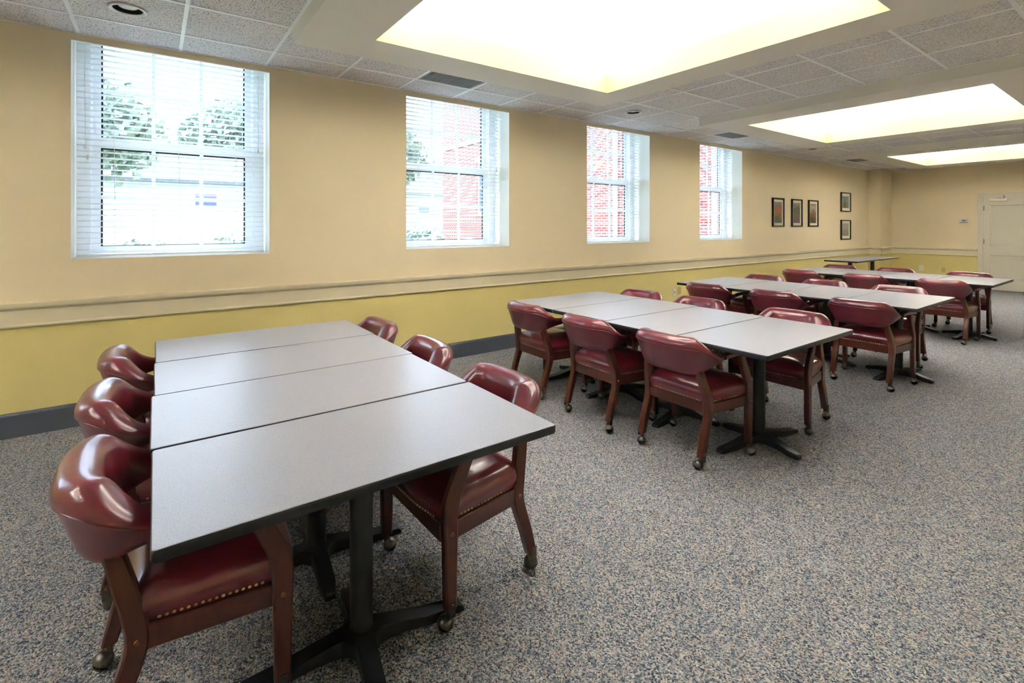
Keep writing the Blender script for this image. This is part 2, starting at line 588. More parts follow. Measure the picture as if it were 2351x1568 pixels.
# ---------------------------------------------------------------- ceiling: slab, grid bars, tiles, coves
COVES = [0.795 + 8 * T * k for k in (-1, 0, 1, 2)]          # y of the near soffit edge; first cove is unseen, added for light
SX0, SX1, SL = 1.035, 4.120, 3.13                     # soffit box
OX0, OX1, OY0, OY1 = 1.437, 3.718, 0.455, 2.775       # opening (y relative)
SZ, LZ, UZ = 2.7536, 2.952, 3.30                      # soffit underside, lip top, upper ceiling

m = MB()
m.quad((-.4, YB, 3.5), (XR, YB, 3.5), (XR, YF, 3.5), (-.4, YF, 3.5))
ceiling = tag(m.build('ceiling', M['cove_white']), 'suspended ceiling of fissured acoustic tiles in a white grid', 'ceiling', kind='structure')

xl = [0.0, 0.425, 1.035, SX0 + (SX1 - SX0) * .2, SX0 + (SX1 - SX0) * .4, SX0 + (SX1 - SX0) * .6, SX0 + (SX1 - SX0) * .8, SX1, SX1 + T, XR]
yl = [YB] + [TY0 + T * k for k in range(-7, 26)] + [YF]
def in_soffit(xc, yc):
    return SX0 < xc < SX1 and any(c < yc < c + SL for c in COVES)
LAMPS = [(0.73, TY0 + T * (8 * k + .5)) for k in range(4)]
VENTS = [(1, 4), (1, 12), (1, 20)]
tile_cache = {}
def tile_mesh(w, l, hole=0.0):
    key = (round(w, 3), round(l, 3), hole)
    if key in tile_cache:
        return tile_cache[key]
    mb = MB()
    g = .004
    if not hole:
        a, b = w / 2 - g, l / 2 - g
        mb.loops([[(-a, -b, .016), (a, -b, .016), (a, b, .016), (-a, b, .016)],
                  [(-a, -b, .004), (a, -b, .004), (a, b, .004), (-a, b, .004)],
                  [(-a + .006, -b + .006, 0), (a - .006, -b + .006, 0), (a - .006, b - .006, 0), (-a + .006, b - .006, 0)]], True, True, True)
    else:
        n = 32
        def sq(t, a, b):
            c, s = math.cos(t), math.sin(t)
            k = 1 / max(abs(c) / a, abs(s) / b)
            return (c * k, s * k)
        ang = [2 * PI * (j + .0) / n + PI / 4 for j in range(n)]
        a, b = w / 2 - g, l / 2 - g
        L0 = [sq(t, a, b) + (.016,) for t in ang]
        L1 = [sq(t, a, b) + (.004,) for t in ang]
        L2 = [sq(t, a - .006, b - .006) + (0,) for t in ang]
        L3 = [(hole * math.cos(t), hole * math.sin(t), 0) for t in ang]
        L4 = [(hole * math.cos(t), hole * math.sin(t), .016) for t in ang]
        mb.loops([L0, L1, L2, L3, L4, L0], True, False, False)
    tile_cache[key] = mb.mesh('ceiling_tile', M['tile'])
    return tile_cache[key]

for i in range(len(xl) - 1):
    for j in range(len(yl) - 1):
        x0, x1, y0, y1 = xl[i], xl[i + 1], yl[j], yl[j + 1]
        xc, yc = (x0 + x1) / 2, (y0 + y1) / 2
        # a tile row next to a soffit ends at the soffit side
        if SX0 < xc < SX1:
            cut = None
            for c in COVES:
                if y0 >= c - .001 and y1 <= c + SL + .001:
                    cut = 'in'
                elif y0 < c < y1:
                    y1 = c
                elif y0 < c + SL < y1:
                    y0 = c + SL
            if cut == 'in' or y1 - y0 < .03:
                continue
            yc = (y0 + y1) / 2
        if i == 1 and any(abs(yc - (yl[k + 8] + T / 2)) < .05 for _, k in VENTS):
            continue
        hole = 0.088 if (i == 1 and any(abs(yc - ly) < .05 for _, ly in LAMPS)) else 0.0
        link('ceiling_tile', tile_mesh(x1 - x0, y1 - y0, hole), ceiling, (xc, yc, H + .005))

BW = .012
def bar(a, b, parent=ceiling, z=H):
    (x0, y0), (x1, y1) = a, b
    mb = MB()
    if x0 == x1:
        mb.box((x0 - BW, y0, z), (x0 + BW, y1, z + .012)); mb.box((x0 - .002, y0, z + .012), (x0 + .002, y1, z + .04))
    else:
        mb.box((x0, y0 - BW, z + .0008), (x1, y0 + BW, z + .0120)); mb.box((x0, y0 - .002, z + .012), (x1, y0 + .002, z + .04))
    mb.build('grid_bar', M['grid'], parent)
for x in xl:
    if SX0 - .01 <= x <= SX1 + .01:
        y = YB
        for c in COVES:
            bar((x, y), (x, c)); y = c + SL
        bar((x, y), (x, YF))
    else:
        xx = min(max(x, .012), XR - .012)
        bar((xx, YB), (xx, YF))
for y in yl:
    yy = min(max(y, YB + .012), YF - .012)
    if any(c < yy < c + SL for c in COVES):
        bar((0, yy), (SX0, yy)); bar((SX1, yy), (XR, yy))
    else:
        bar((0, yy), (XR, yy))

CZ = 0.16   # the cove's upper box is wider than the opening by this much plus the tube ledge
def rect(x0, x1, y0, y1, z):
    return [(x0, y0, z), (x1, y0, z), (x1, y1, z), (x0, y1, z)]
for ci, c in enumerate(COVES):
    mb = MB()
    ox0, ox1, oy0, oy1 = OX0, OX1, c + OY0, c + OY1
    bx0, bx1, by0, by1 = ox0 - .30, ox1 + .30, oy0 - .30, oy1 + .30
    # outer side and underside of the soffit
    mb.loops([rect(SX0, SX1, c, c + SL, H + .03), rect(SX0, SX1, c, c + SL, SZ)], True, False, False, 0)
    mb.loops([rect(SX0, SX1, c, c + SL, SZ), rect(ox0, ox1, oy0, oy1, SZ)], True, False, False, 0)
    # lip
    mb.loops([rect(ox0, ox1, oy0, oy1, SZ), rect(ox0, ox1, oy0, oy1, LZ)], True, False, False, 1)
    mb.loops([rect(ox0, ox1, oy0, oy1, LZ), rect(ox0 - .02, ox1 + .02, oy0 - .02, oy1 + .02, LZ)], True, False, False, 2)
    mb.loops([rect(ox0 - .02, ox1 + .02, oy0 - .02, oy1 + .02, LZ), rect(ox0 - .02, ox1 + .02, oy0 - .02, oy1 + .02, 2.84)], True, False, False, 2)
    # ledge and upper walls
    mb.loops([rect(ox0 - .02, ox1 + .02, oy0 - .02, oy1 + .02, 2.84), rect(bx0, bx1, by0, by1, 2.84)], True, False, False, 2)
    mb.loops([rect(bx0, bx1, by0, by1, 2.84), rect(bx0, bx1, by0, by1, UZ + .02)], True, False, False, 2)
    cv = mb.build('cove_soffit', [M['soffit'], M['lip'], M['cove_white']], ceiling)
    cv['label'] = ['cream dropped soffit around the lit ceiling recess behind the viewer', 'cream dropped soffit around the nearest lit ceiling recess', 'cream dropped soffit around the middle lit ceiling recess', 'cream dropped soffit around the farthest lit ceiling recess'][ci]
    # raised ceiling tiles and bars
    ux = [bx0] + [1.584 + .61 * k for k in range(4)] + [bx1]
    uy = [by0] + [c + 2.59 - .61 * k for k in (3, 2, 1, 0)] + [by1]
    for i in range(len(ux) - 1):
        for j in range(len(uy) - 1):
            link('ceiling_tile', tile_mesh(ux[i + 1] - ux[i], uy[j + 1] - uy[j]), cv, ((ux[i] + ux[i + 1]) / 2, (uy[j] + uy[j + 1]) / 2, UZ + .005))
    for x in ux[1:-1]:
        bar((x, by0), (x, by1), cv, UZ)
    for y in uy[1:-1]:
        bar((bx0, y), (bx1, y), cv, UZ)
    # fluorescent strip lights on the ledge
    nm = ['unseen rear', 'nearest', 'middle', 'farthest'][ci]  # the rear set is added out of view to brighten the near end
    for si, (a, b) in enumerate((((ox0 - .15, oy0 - .05), (ox0 - .15, oy1 + .05)), ((ox1 + .15, oy0 - .05), (ox1 + .15, oy1 + .05)),
                                 ((ox0 - .05, oy0 - .15), (ox1 + .05, oy0 - .15)), ((ox0 - .05, oy1 + .15), (ox1 + .05, oy1 + .15)))):
        t = empty('strip_light', ((a[0] + b[0]) / 2, (a[1] + b[1]) / 2, 2.84))
        side = ['window side', 'aisle side', 'near side', 'far side'][si]
        tag(t, 'glowing fluorescent strip light on the %s ledge of the %s ceiling recess' % (side, nm), 'light', 'cove strip lights')
        L = max(abs(b[0] - a[0]), abs(b[1] - a[1]))
        rot = 0 if si > 1 else PI / 2
        if ci == 0 and si == 0:
            hb = MB(); hb.box((-.5, -.04, 0), (.5, .04, .035)); body_me = hb.mesh('housing', M['lamp_white'])
            tb = MB()
            tb.loops([[(x, .016 * math.cos(2 * PI * q / 8), .062 + .016 * math.sin(2 * PI * q / 8)) for q in range(8)] for x in (-.49, .49)])
            tube_me = tb.mesh('tube', M['tube'])
        h = link('housing', body_me, t, rot=(0, 0, rot)); h.scale = (L, 1, 1)
        h = link('tube', tube_me, t, rot=(0, 0, rot)); h.scale = (L, 1, 1)

# recessed downlights
for k, (lx, ly) in enumerate(LAMPS):
    t = empty('downlight', (lx, ly, H))
    tag(t, ['round recessed downlight in the tiles above the first window', 'round recessed downlight between the nearest and middle light coves',
            'round recessed downlight between the middle and farthest light coves', 'small round recessed downlight beside the corner column'][k], 'downlight', 'recessed downlights along the window wall')
    mb = MB(); mb.lathe([(.086, .010), (.098, .004), (.104, -.003), (.100, -.008), (.088, -.008), (.080, .002)], 40)
    mb.build('trim_ring', M['lamp_white'], t, 60)
    mb = MB(); mb.lathe([(.081, .0), (.078, .03), (.072, .06), (.066, .085)], 40)
    mb.build('baffle', M['lamp_black'], t, 60)
    mb = MB(); mb.lathe([(.050, .085), (.060, .050), (.060, .030), (.050, .016), (.030, .009), (.004, .008)], 32, cap1=True)
    mb.build('lamp', M['lamp_glass'], t, 60)

# return-air grilles that fill a whole tile
for k, (_, j) in enumerate(VENTS):
    y0 = yl[j + 8]
    t = empty('ceiling_vent', (.73, y0 + T / 2, H))
    tag(t, ['grey perforated air grille in the ceiling beside the nearest light cove', 'grey perforated air grille in the ceiling beside the middle light cove',
            'grey perforated air grille in the ceiling beside the farthest light cove'][k], 'vent', 'ceiling air grilles')
    a = .29
    mb = MB(); mb.box((-a, -a, .012), (a, a, .016)); mb.build('panel', M['grey_grille'], t)
    mb = MB()
    for s in (-1, 1):
        mb.box((-a, s * a - (.02 if s > 0 else 0), .004), (a, s * a + (.02 if s < 0 else 0), .012))
        mb.box((s * a - (.02 if s > 0 else 0), -a + .02, .004), (s * a + (.02 if s < 0 else 0), a - .02, .012))
    mb.build('frame', M['grey_grille'], t)
    sl = MB(); sl.box((-a + .02, -.0035, .0045), (a - .02, .0035, .0115)); sme = sl.mesh('slat', M['grey_grille'])
    for q in range(24):
        link('slat', sme, t, (0, -a + .04 + q * (2 * a - .08) / 23, 0))

# ---------------------------------------------------------------- windows
WNAME = ['window behind the viewer, left of the picture', 'leftmost window, above the front table', 'second window from the left', 'third window from the left', 'rightmost window, next to the framed pictures']
GX = -.37
pane_cache = {}
def box_part(name, a, b, mat, parent):
    c = tuple((p + q) / 2 for p, q in zip(a, b))
    h = tuple((q - p) / 2 for p, q in zip(a, b))
    key = (name, tuple(round(x, 4) for x in h), mat.name)
    if key not in pane_cache:
        mb = MB(); mb.box(tuple(-x for x in h), h)
        pane_cache[key] = mb.mesh(name, mat)
    return link(name, pane_cache[key], parent, c)

for k, ya in enumerate(WIN_Y):
    yb = ya + WIN_W
    w = empty('window_%d' % (k + 1), (0, 0, 0))
    tag(w, 'white double-hung sash window with grid panes, %s' % WNAME[k], 'window', kind='structure')
    g = .144
    zt = 2.99
    y0, y1 = ya + g, yb - g
    # outer frame around the sashes
    mb = MB()
    mb.box((GX - .05, ya, WZ0), (GX + .06, ya + .085, zt)); mb.box((GX - .05, yb - .085, WZ0), (GX + .06, yb, zt))
    mb.box((GX - .05, ya + .085, WZ0), (GX + .06, yb - .085, 1.245)); mb.box((GX - .05, ya + .085, 2.97), (GX + .06, yb - .085, zt))
    for y in (ya + .085, yb - .085 - .012):
        mb.box((GX + .015, y, 1.245), (GX + .03, y + .012, 2.97))
    mb.build('window_frame', M['white_vinyl'], w)
    for sname, z0, z1, gx in (('upper_sash', 2.167, 2.94, GX - .02), ('lower_sash', 1.296, 2.084, GX + .012)):
        s = empty(sname, (0, 0, 0)); s.parent = w
        fz0 = z0 - (.05 if sname == 'lower_sash' else .083)
        fz1 = z1 + (.083 if sname == 'lower_sash' else .03)
        mb = MB()
        mb.box((gx - .016, ya + .0851, fz0), (gx + .016, y0, fz1)); mb.box((gx - .016, y1, fz0), (gx + .016, yb - .0851, fz1))
        mb.box((gx - .016, y0, fz0), (gx + .016, y1, z0)); mb.box((gx - .016, y0, z1), (gx + .016, y1, fz1))
        mb.build('sash_frame', M['white_vinyl'], s)
        # dark glazing gasket
        mb = MB()
        q = .012
        mb.box((gx - .008, y0, z0), (gx + .004, y0 + q, z1)); mb.box((gx - .008, y1 - q, z0), (gx + .004, y1, z1))
        mb.box((gx - .008, y0 + q, z1 - q), (gx + .004, y1 - q, z1)); mb.box((gx - .008, y0 + q, z0), (gx + .004, y1 - q, z0 + .005))
        mb.build('gasket', M['gasket'], s)
        zm = (z0 + z1) / 2
        for t in (1, 2):
            yy = y0 + (y1 - y0) * t / 3
            box_part('muntin', (gx - .008, yy - .014, z0), (gx + .008, yy + .014, z1), M['white_vinyl'], s)
        box_part('muntin', (gx - .0075, y0 + .001, zm - .016), (gx + .0075, y1 - .001, zm + .016), M['white_vinyl'], s)
        for a in range(3):
            for b in range(2):
                pa = y0 + (y1 - y0) * a / 3 + .001
                pb = y0 + (y1 - y0) * (a + 1) / 3 - .001
                box_part('pane', (gx - .002, pa, z0 + (zm - z0) * b), (gx + .002, pb, z0 + (zm - z0) * (b + 1)), M['glass'], s)

# ---------------------------------------------------------------- horizontal blinds
BX = -.205
SLW = WIN_W - .026
def slat_mesh():
    mb = MB()
    prof = []
    for i in range(6):
        t = -1 + 2 * i / 5
        prof.append((.025 * t, .0030 * (1 - t * t)))
    top = [(x, z + .0006) for x, z in prof]
    bot = [(x, z - .0006) for x, z in reversed(prof)]
    loop = top + bot
    a = math.radians(8)
    rot = lambda x, z: (x * math.cos(a) - z * math.sin(a), x * math.sin(a) + z * math.cos(a))
    mb.loops([[(rot(x, z)[0], y, rot(x, z)[1]) for x, z in loop] for y in (-SLW / 2, SLW / 2)])
    return mb.mesh('slat', M['slat'], 50)
slat_me = slat_mesh()
for k, ya in enumerate(WIN_Y):
    yc = ya + WIN_W / 2
    b = empty('window_blind', (BX, yc, WZ0 + .004))
    tag(b, 'white horizontal slat blind hung open in the %s' % WNAME[k], 'blind', 'slat blinds in the window recesses')
    zb = .0
    mb = MB(); mb.box((-.026, -SLW / 2, 1.715), (.026, SLW / 2, 1.760)); mb.build('headrail', M['slat'], b)
    link('bottom_rail', bbox_mesh('bottom_rail', (-.026, -SLW / 2, 0), (.026, SLW / 2, .018), M['slat'], .004), b)
    n = 37
    for q in range(n):
        link('slat', slat_me, b, (0, 0, .052 + q * .0446))
    for yy in (-.42, 0, .42):
        mb = MB()
        for xx in (-.0262, .0262):
            mb.tube([(xx, yy, .015), (xx, yy + .004, .5), (xx, yy - .003, 1.0), (xx, yy, 1.72)], .0011, 5)
        mb.build('ladder_cord', M['cord'], b)
    mb = MB(); mb.tube([(.034, SLW / 2 - .05, 1.73), (.036, SLW / 2 - .052, 1.1), (.036, SLW / 2 - .05, .93)], .0016, 6)
    pc = mb.build('pull_cord', M['cord'], b)
    mb = MB(); mb.lathe([(.002, .03), (.006, .022), (.009, .0), (.004, -.003)], 10, (.036, SLW / 2 - .05, .90), cap0=True, cap1=True)
    mb.build('tassel', M['cord'], pc, 40)
    mb = MB(); mb.tube([(.034, -SLW / 2 + .05, 1.73), (.037, -SLW / 2 + .05, 1.2), (.037, -SLW / 2 + .052, .86)], .0016, 6)
    pc = mb.build('tilt_cord', M['cord'], b)
    mb = MB()
    mb.lathe([(.002, .03), (.006, .022), (.009, .0), (.004, -.003)], 10, (.037, -SLW / 2 + .052, .83), cap0=True, cap1=True)
    mb.lathe([(.002, .03), (.006, .022), (.009, .0), (.004, -.003)], 10, (.037, -SLW / 2 + .064, .75), cap0=True, cap1=True)
    mb.build('tassel', M['cord'], pc, 40)

# ---------------------------------------------------------------- door in the far wall
d = empty('door_1', (DX0, YF, 0))
tag(d, 'off-white two-panel door with overhead closer in the end wall', 'door', kind='structure')
W = DX1 - DX0
mb = MB()
yy0, yy1 = .020, .062
st = .115
zs = [(.012, .26), (.80, .985), (1.93, 2.115)]      # bottom, lock and top rails
mb.box((.012, yy0, .012), (st, yy1, 2.115)); mb.box((W - st, yy0, .012), (W - .012, yy1, 2.115))
for z0, z1 in zs:
    mb.box((st, yy0, z0), (W - st, yy1, z1))
leaf = mb.build('door_leaf', M['door'], d)
for z0, z1 in ((.26, .80), (.985, 1.93)):
    mb = MB()
    q = .03
    fr = lambda a, y: [(st + a, y, z0 + a), (W - st - a, y, z0 + a), (W - st - a, y, z1 - a), (st + a, y, z1 - a)]
    mb.loops([fr(0, yy0), fr(.008, yy0 + .006), fr(.020, yy0 + .016), fr(.026, yy0 + .016), fr(.028, yy0 + .012)], True, False, True)
    mb.build('panel', M['door'], leaf)
mb = MB()
cw = .075
mb.loops([[(-cw, -.018, 0), (-cw, -.018, DZ + cw), (W + cw, -.018, DZ + cw), (W + cw, -.018, 0)],
          [(-.004, -.014, 0), (-.004, -.014, DZ + .004), (W + .004, -.014, DZ + .004), (W + .004, -.014, 0)]], False, False, False)
for a, b in (((-cw, -.018, 0), (-.004, 0, DZ + cw)), ((W + .004, -.018, 0), (W + cw, 0, DZ + cw)), ((-.004, -.018, DZ + .004), (W + .004, 0, DZ + cw))):
    mb.box(a, b)
mb.build('door_casing', M['door'], d)
mb = MB()
mb.box((0, 0, 0), (.012, .10, DZ)); mb.box((W - .012, 0, 0), (W, .10, DZ)); mb.box((.012, 0, 2.115), (W - .012, .10, DZ))
mb.build('door_jamb', M['door'], d)
for z in (.28, 1.10, 1.86):
    mb = MB(); mb.lathe([(.008, -.055), (.008, .055)], 10, (.010, .010, z), cap0=True, cap1=True); mb.box((.012, .014, z - .055), (.030, .021, z + .055))
    mb.build('hinge', M['steel'], leaf, 40)
cl = link('door_closer', bbox_mesh('door_closer', (-.15, -.06, -.03), (.15, 0, .03), M['closer'], .008), d, (.265, .020, 2.045))
mb = MB(); mb.box((-.02, -.05, .03), (.10, -.035, .042)); mb.box((.08, -.05, .042), (.10, .0, .098)); mb.build('arm', M['steel'], cl)
mb = MB(); mb.lathe([(.026, 0), (.026, .008), (.012, .012), (.012, .04), (.026, .05), (.030, .065), (.022, .078), (.004, .08)], 20, cap0=True, cap1=True)
kb = mb.build('door_knob', M['steel'], leaf, 50, (W - .07, yy0, .93)); kb.rotation_euler = (PI / 2, 0, 0)

# ================================================================ TABLES
TZ, TH = 0.748, 0.030
def rrect(w, l, r, z, seg=4):
    pts = []
    for cx, cy, a0 in ((w - r, l - r, 0), (-w + r, l - r, 90), (-w + r, -l + r, 180), (w - r, -l + r, 270)):
        for i in range(seg + 1):
            a = math.radians(a0 + 90 * i / seg)
            pts.append((cx + r * math.cos(a), cy + r * math.sin(a), z))
    return pts

def make_table(w, l):
    """pedestal table, w across x, l along y, origin on the floor under its centre"""
    t = empty('pedestal_table')
    a, b = w / 2, l / 2
    mb = MB()
    mb.loops([rrect(a - .003, b - .003, .010, TZ - .004), rrect(a - .003, b - .003, .010, TZ - .0008), rrect(a - .0045, b - .0045, .009, TZ)], True, False, True)
    mb.build('table_top', M['laminate'], t)
    mb = MB()
    mb.loops([rrect(a - .003, b - .003, .010, TZ - .0022), rrect(a - .0008, b - .0008, .011, TZ - .004), rrect(a, b, .012, TZ - .008),
              rrect(a, b, .012, TZ - TH + .006), rrect(a - .003, b - .003, .010, TZ - TH), rrect(a - .03, b - .03, .008, TZ - TH)], True, False, True)
    mb.build('edge_band', M['edge'], t, 50)
    mb = MB()
    mb.lathe([(.0385, .060), (.0385, TZ - TH - .012)], 28)
    mb.build('column', M['black_metal'], t, 40)
    mb = MB()
    z1 = TZ - TH
    mb.box((-.20, -.03, z1 - .014), (.20, .03, z1 - .0005)); mb.box((-.03, -.33, z1 - .0135), (.03, .33, z1 - .0008))
    mb.lathe([(.075, z1 - .014), (.060, z1 - .030), (.040, z1 - .034)], 20)
    mb.build('top_plate', M['black_metal'], t)
    # cast cross base
    seg = 96
    def R(th, grow=0.0):
        c, s = abs(math.cos(th)), abs(math.sin(th))
        rx = min(.285 / max(c, 1e-6), (.031) / max(s, 1e-6))
        ry = min(.375 / max(s, 1e-6), (.031) / max(c, 1e-6))
        r = max(rx, ry)
        r = (r ** 6 + .066 ** 6) ** (1 / 6)
        return r + grow
    def ztop(r):
        return .030 + .046 * (1 - smoothstep(.03, .33, r))
    L = [2 * PI * j / seg for j in range(seg)]
    def ring(frac, dz, grow=0.0):
        out = []
        for th in L:
            r = R(th, grow) * frac
            out.append((r * math.cos(th), r * math.sin(th), max(.004, ztop(r) + dz)))
        return out
    def flat(z, grow):
        return [(R(th, grow) * math.cos(th), R(th, grow) * math.sin(th), z) for th in L]
    def under(grow):
        return [(R(th, grow) * math.cos(th), R(th, grow) * math.sin(th), .004 + .016 * (1 - smoothstep(.16, .27, R(th)))) for th in L]
    mb = MB()
    mb.loops([under(0), ring(1.0, -.014), ring(.985, -.005), ring(.95, 0), ring(.8, 0), ring(.6, 0), ring(.4, 0), ring(.2, 0), ring(.05, 0)], True, True, True)
    bs = mb.build('cross_base', M['black_metal'], t, 35)
    for x, y in ((.262, 0), (-.262, 0), (0, .35), (0, -.35)):
        mb = MB(); mb.lathe([(.016, 0), (.016, .008)], 12, (x, y, 0), cap0=True, cap1=True)
        mb.build('glide', M['ball'], bs)
    return t

TP = make_table(.6035, 1.175)
tables = []
def tb(xc, yc, label, group, first=[True], rz=0.0):
    o = TP if first[0] else copy_tree(TP)
    first[0] = False
    o.location = (xc, yc, 0)
    o.rotation_euler = (0, 0, rz)
    tag(o, label, 'table', group)
    tables.append(o)
pos = ['against the window-wall end', 'second from the window wall', 'third from the window wall', 'at the aisle end']
for i, (x, dy) in enumerate(((1.305, .012), (1.915, .006), (2.522, -.004), (3.136, 0.0))):
    tb(x, .580 + dy, 'grey laminate pedestal table in the front row, %s' % ['farthest from the camera', 'second from the wall', 'third from the wall', 'nearest the camera'][i], 'tables of the front row')
for rname, y, xs, dys in (('second row', 3.300, (1.285, 1.893, 2.503, 3.114), (.03, .03, .0, .0)), ('third row', 5.895, (1.272, 1.881, 2.490, 3.099), (.02, .015, .0, -.02)),
                          ('farthest row', 8.680, (1.262, 1.872, 2.482, 3.092), (.0, .0, .01, .0))):
    for i, x in enumerate(xs):
        tb(x, y + dys[i], 'grey laminate pedestal table in the %s, %s' % (rname, pos[i]), 'tables of the %s' % rname)
tb(.585, 11.90, 'grey table against the window wall under the two stacked pictures', 'spare tables along the wall')
tb(.600, 13.09, 'grey table against the window wall right by the corner column', 'spare tables along the wall')

# ================================================================ CHAIRS
def sweep_rect(stations, bev=.006):
    """stations: (centre, half width x, half depth, tangent angle in the yz plane)"""
    mb = MB()
    ls = []
    for (x, y, z), hx, hd, ang in stations:
        n = Vector((0, math.cos(ang), math.sin(ang)))
        cx = Vector((x, y, z))
        p = []
        for sx, sn, b in ((1, 1, 0), (1, 1, 1), (-1, 1, 1), (-1, 1, 0), (-1, -1, 0), (-1, -1, 1), (1, -1, 1), (1, -1, 0)):
            # chamfered corners: alternate which side is inset
            ix = hx - (bev if b else 0)
            inn = hd - (0 if b else bev)
            p.append(cx + Vector((sx * ix, 0, 0)) + n * (sn * inn))
        ls.append(p)
    mb.loops(ls)
    return mb

def leg_path(pts, hx, hds, x, tuck=0.0):
    """pts (y,z) control points -> smooth stations"""
    cp = catmull([p + (h,) for p, h in zip(pts, hds)], 4, False)
    st = []
    for i, (y, z, hd) in enumerate(cp):
        a = cp[max(0, i - 1)]; b = cp[min(len(cp) - 1, i + 1)]
        ty, tz = b[0] - a[0], b[1] - a[1]
        ang = math.atan2(-ty, tz)
        if i == 0: ang = 0
        st.append(((x - math.copysign(tuck, x) * smoothstep(.38, .60, z), y, z), hx, hd, ang))
    return st

def round_poly(pts, r, seg=6):
    out = []
    n = len(pts)
    for i in range(n):
        p0, p1, p2 = Vector(pts[i - 1]), Vector(pts[i]), Vector(pts[(i + 1) % n])
        a = (p0 - p1).normalized(); b = (p2 - p1).normalized()
        q0, q2 = p1 + a * r, p1 + b * r
        for s in range(seg + 1):
            t = s / seg
            out.append(tuple((1 - t) ** 2 * q0 + 2 * t * (1 - t) * p1 + t * t * q2))
    return out

def resample(pts, step):
    """evenly spaced points along a closed 2-D outline with outward normals"""
    out = []
    n = len(pts)
    acc = 0.0
    for i in range(n):
        a, b = Vector(pts[i]), Vector(pts[(i + 1) % n])
        L = (b - a).length
        if L < 1e-6:
            continue
        t = (b - a) / L
        while acc < L:
            p = a + t * acc
            out.append((p.x, p.y, t.y, -t.x))
            acc += step
        acc -= L
    return out

def dome(mb, p, nrm, r=.0056):
    n = Vector(nrm).normalized()
    u = n.orthogonal().normalized()
    w = n.cross(u)
    p = Vector(p)
    k = 7
    l0 = [p + (u * math.cos(2 * PI * j / k) + w * math.sin(2 * PI * j / k)) * r for j in range(k)]
    l1 = [p + n * r * .45 + (u * math.cos(2 * PI * j / k) + w * math.sin(2 * PI * j / k)) * r * .72 for j in range(k)]
    mb.loops([l0, l1], True, False, False)
    mb.add(l1 + [p + n * r * .68], [(j, (j + 1) % k, k) for j in range(k)])

ARM_X, ARM_Z = .268, .668
def back_plan(a):
    """mid-line of the horseshoe back at its lower edge; a = 0 at the rear"""
    s, c = math.sin(a), math.cos(a)
    e = .62
    return (.216 * math.copysign(abs(s) ** e, s), -.050 - .206 * math.copysign(abs(c) ** e, c))
def back_frame(a):
    d_ = 1e-3
    x0, y0 = back_plan(a - d_); x1, y1 = back_plan(a + d_)
    t = Vector((x1 - x0, y1 - y0)).normalized()
    x, y = back_plan(a)
    return x, y, t.y, -t.x
BACK_PROF = [(-.016, 0.0), (-.044, .10), (-.058, .38), (-.055, .68), (-.046, .88), (-.018, .985), (.018, 1.0), (.046, .945), (.062, .85), (.067, .76), (.060, .66),
             (.047, .42), (.030, .12), (.010, .0)]
AMAX = math.radians(98)
def back_z(a):
    t = abs(math.degrees(a))
    zt = .788 - .122 * smoothstep(38, 94, t)
    zb = .560 + .050 * smoothstep(40, 98, t)
    return zb, zt

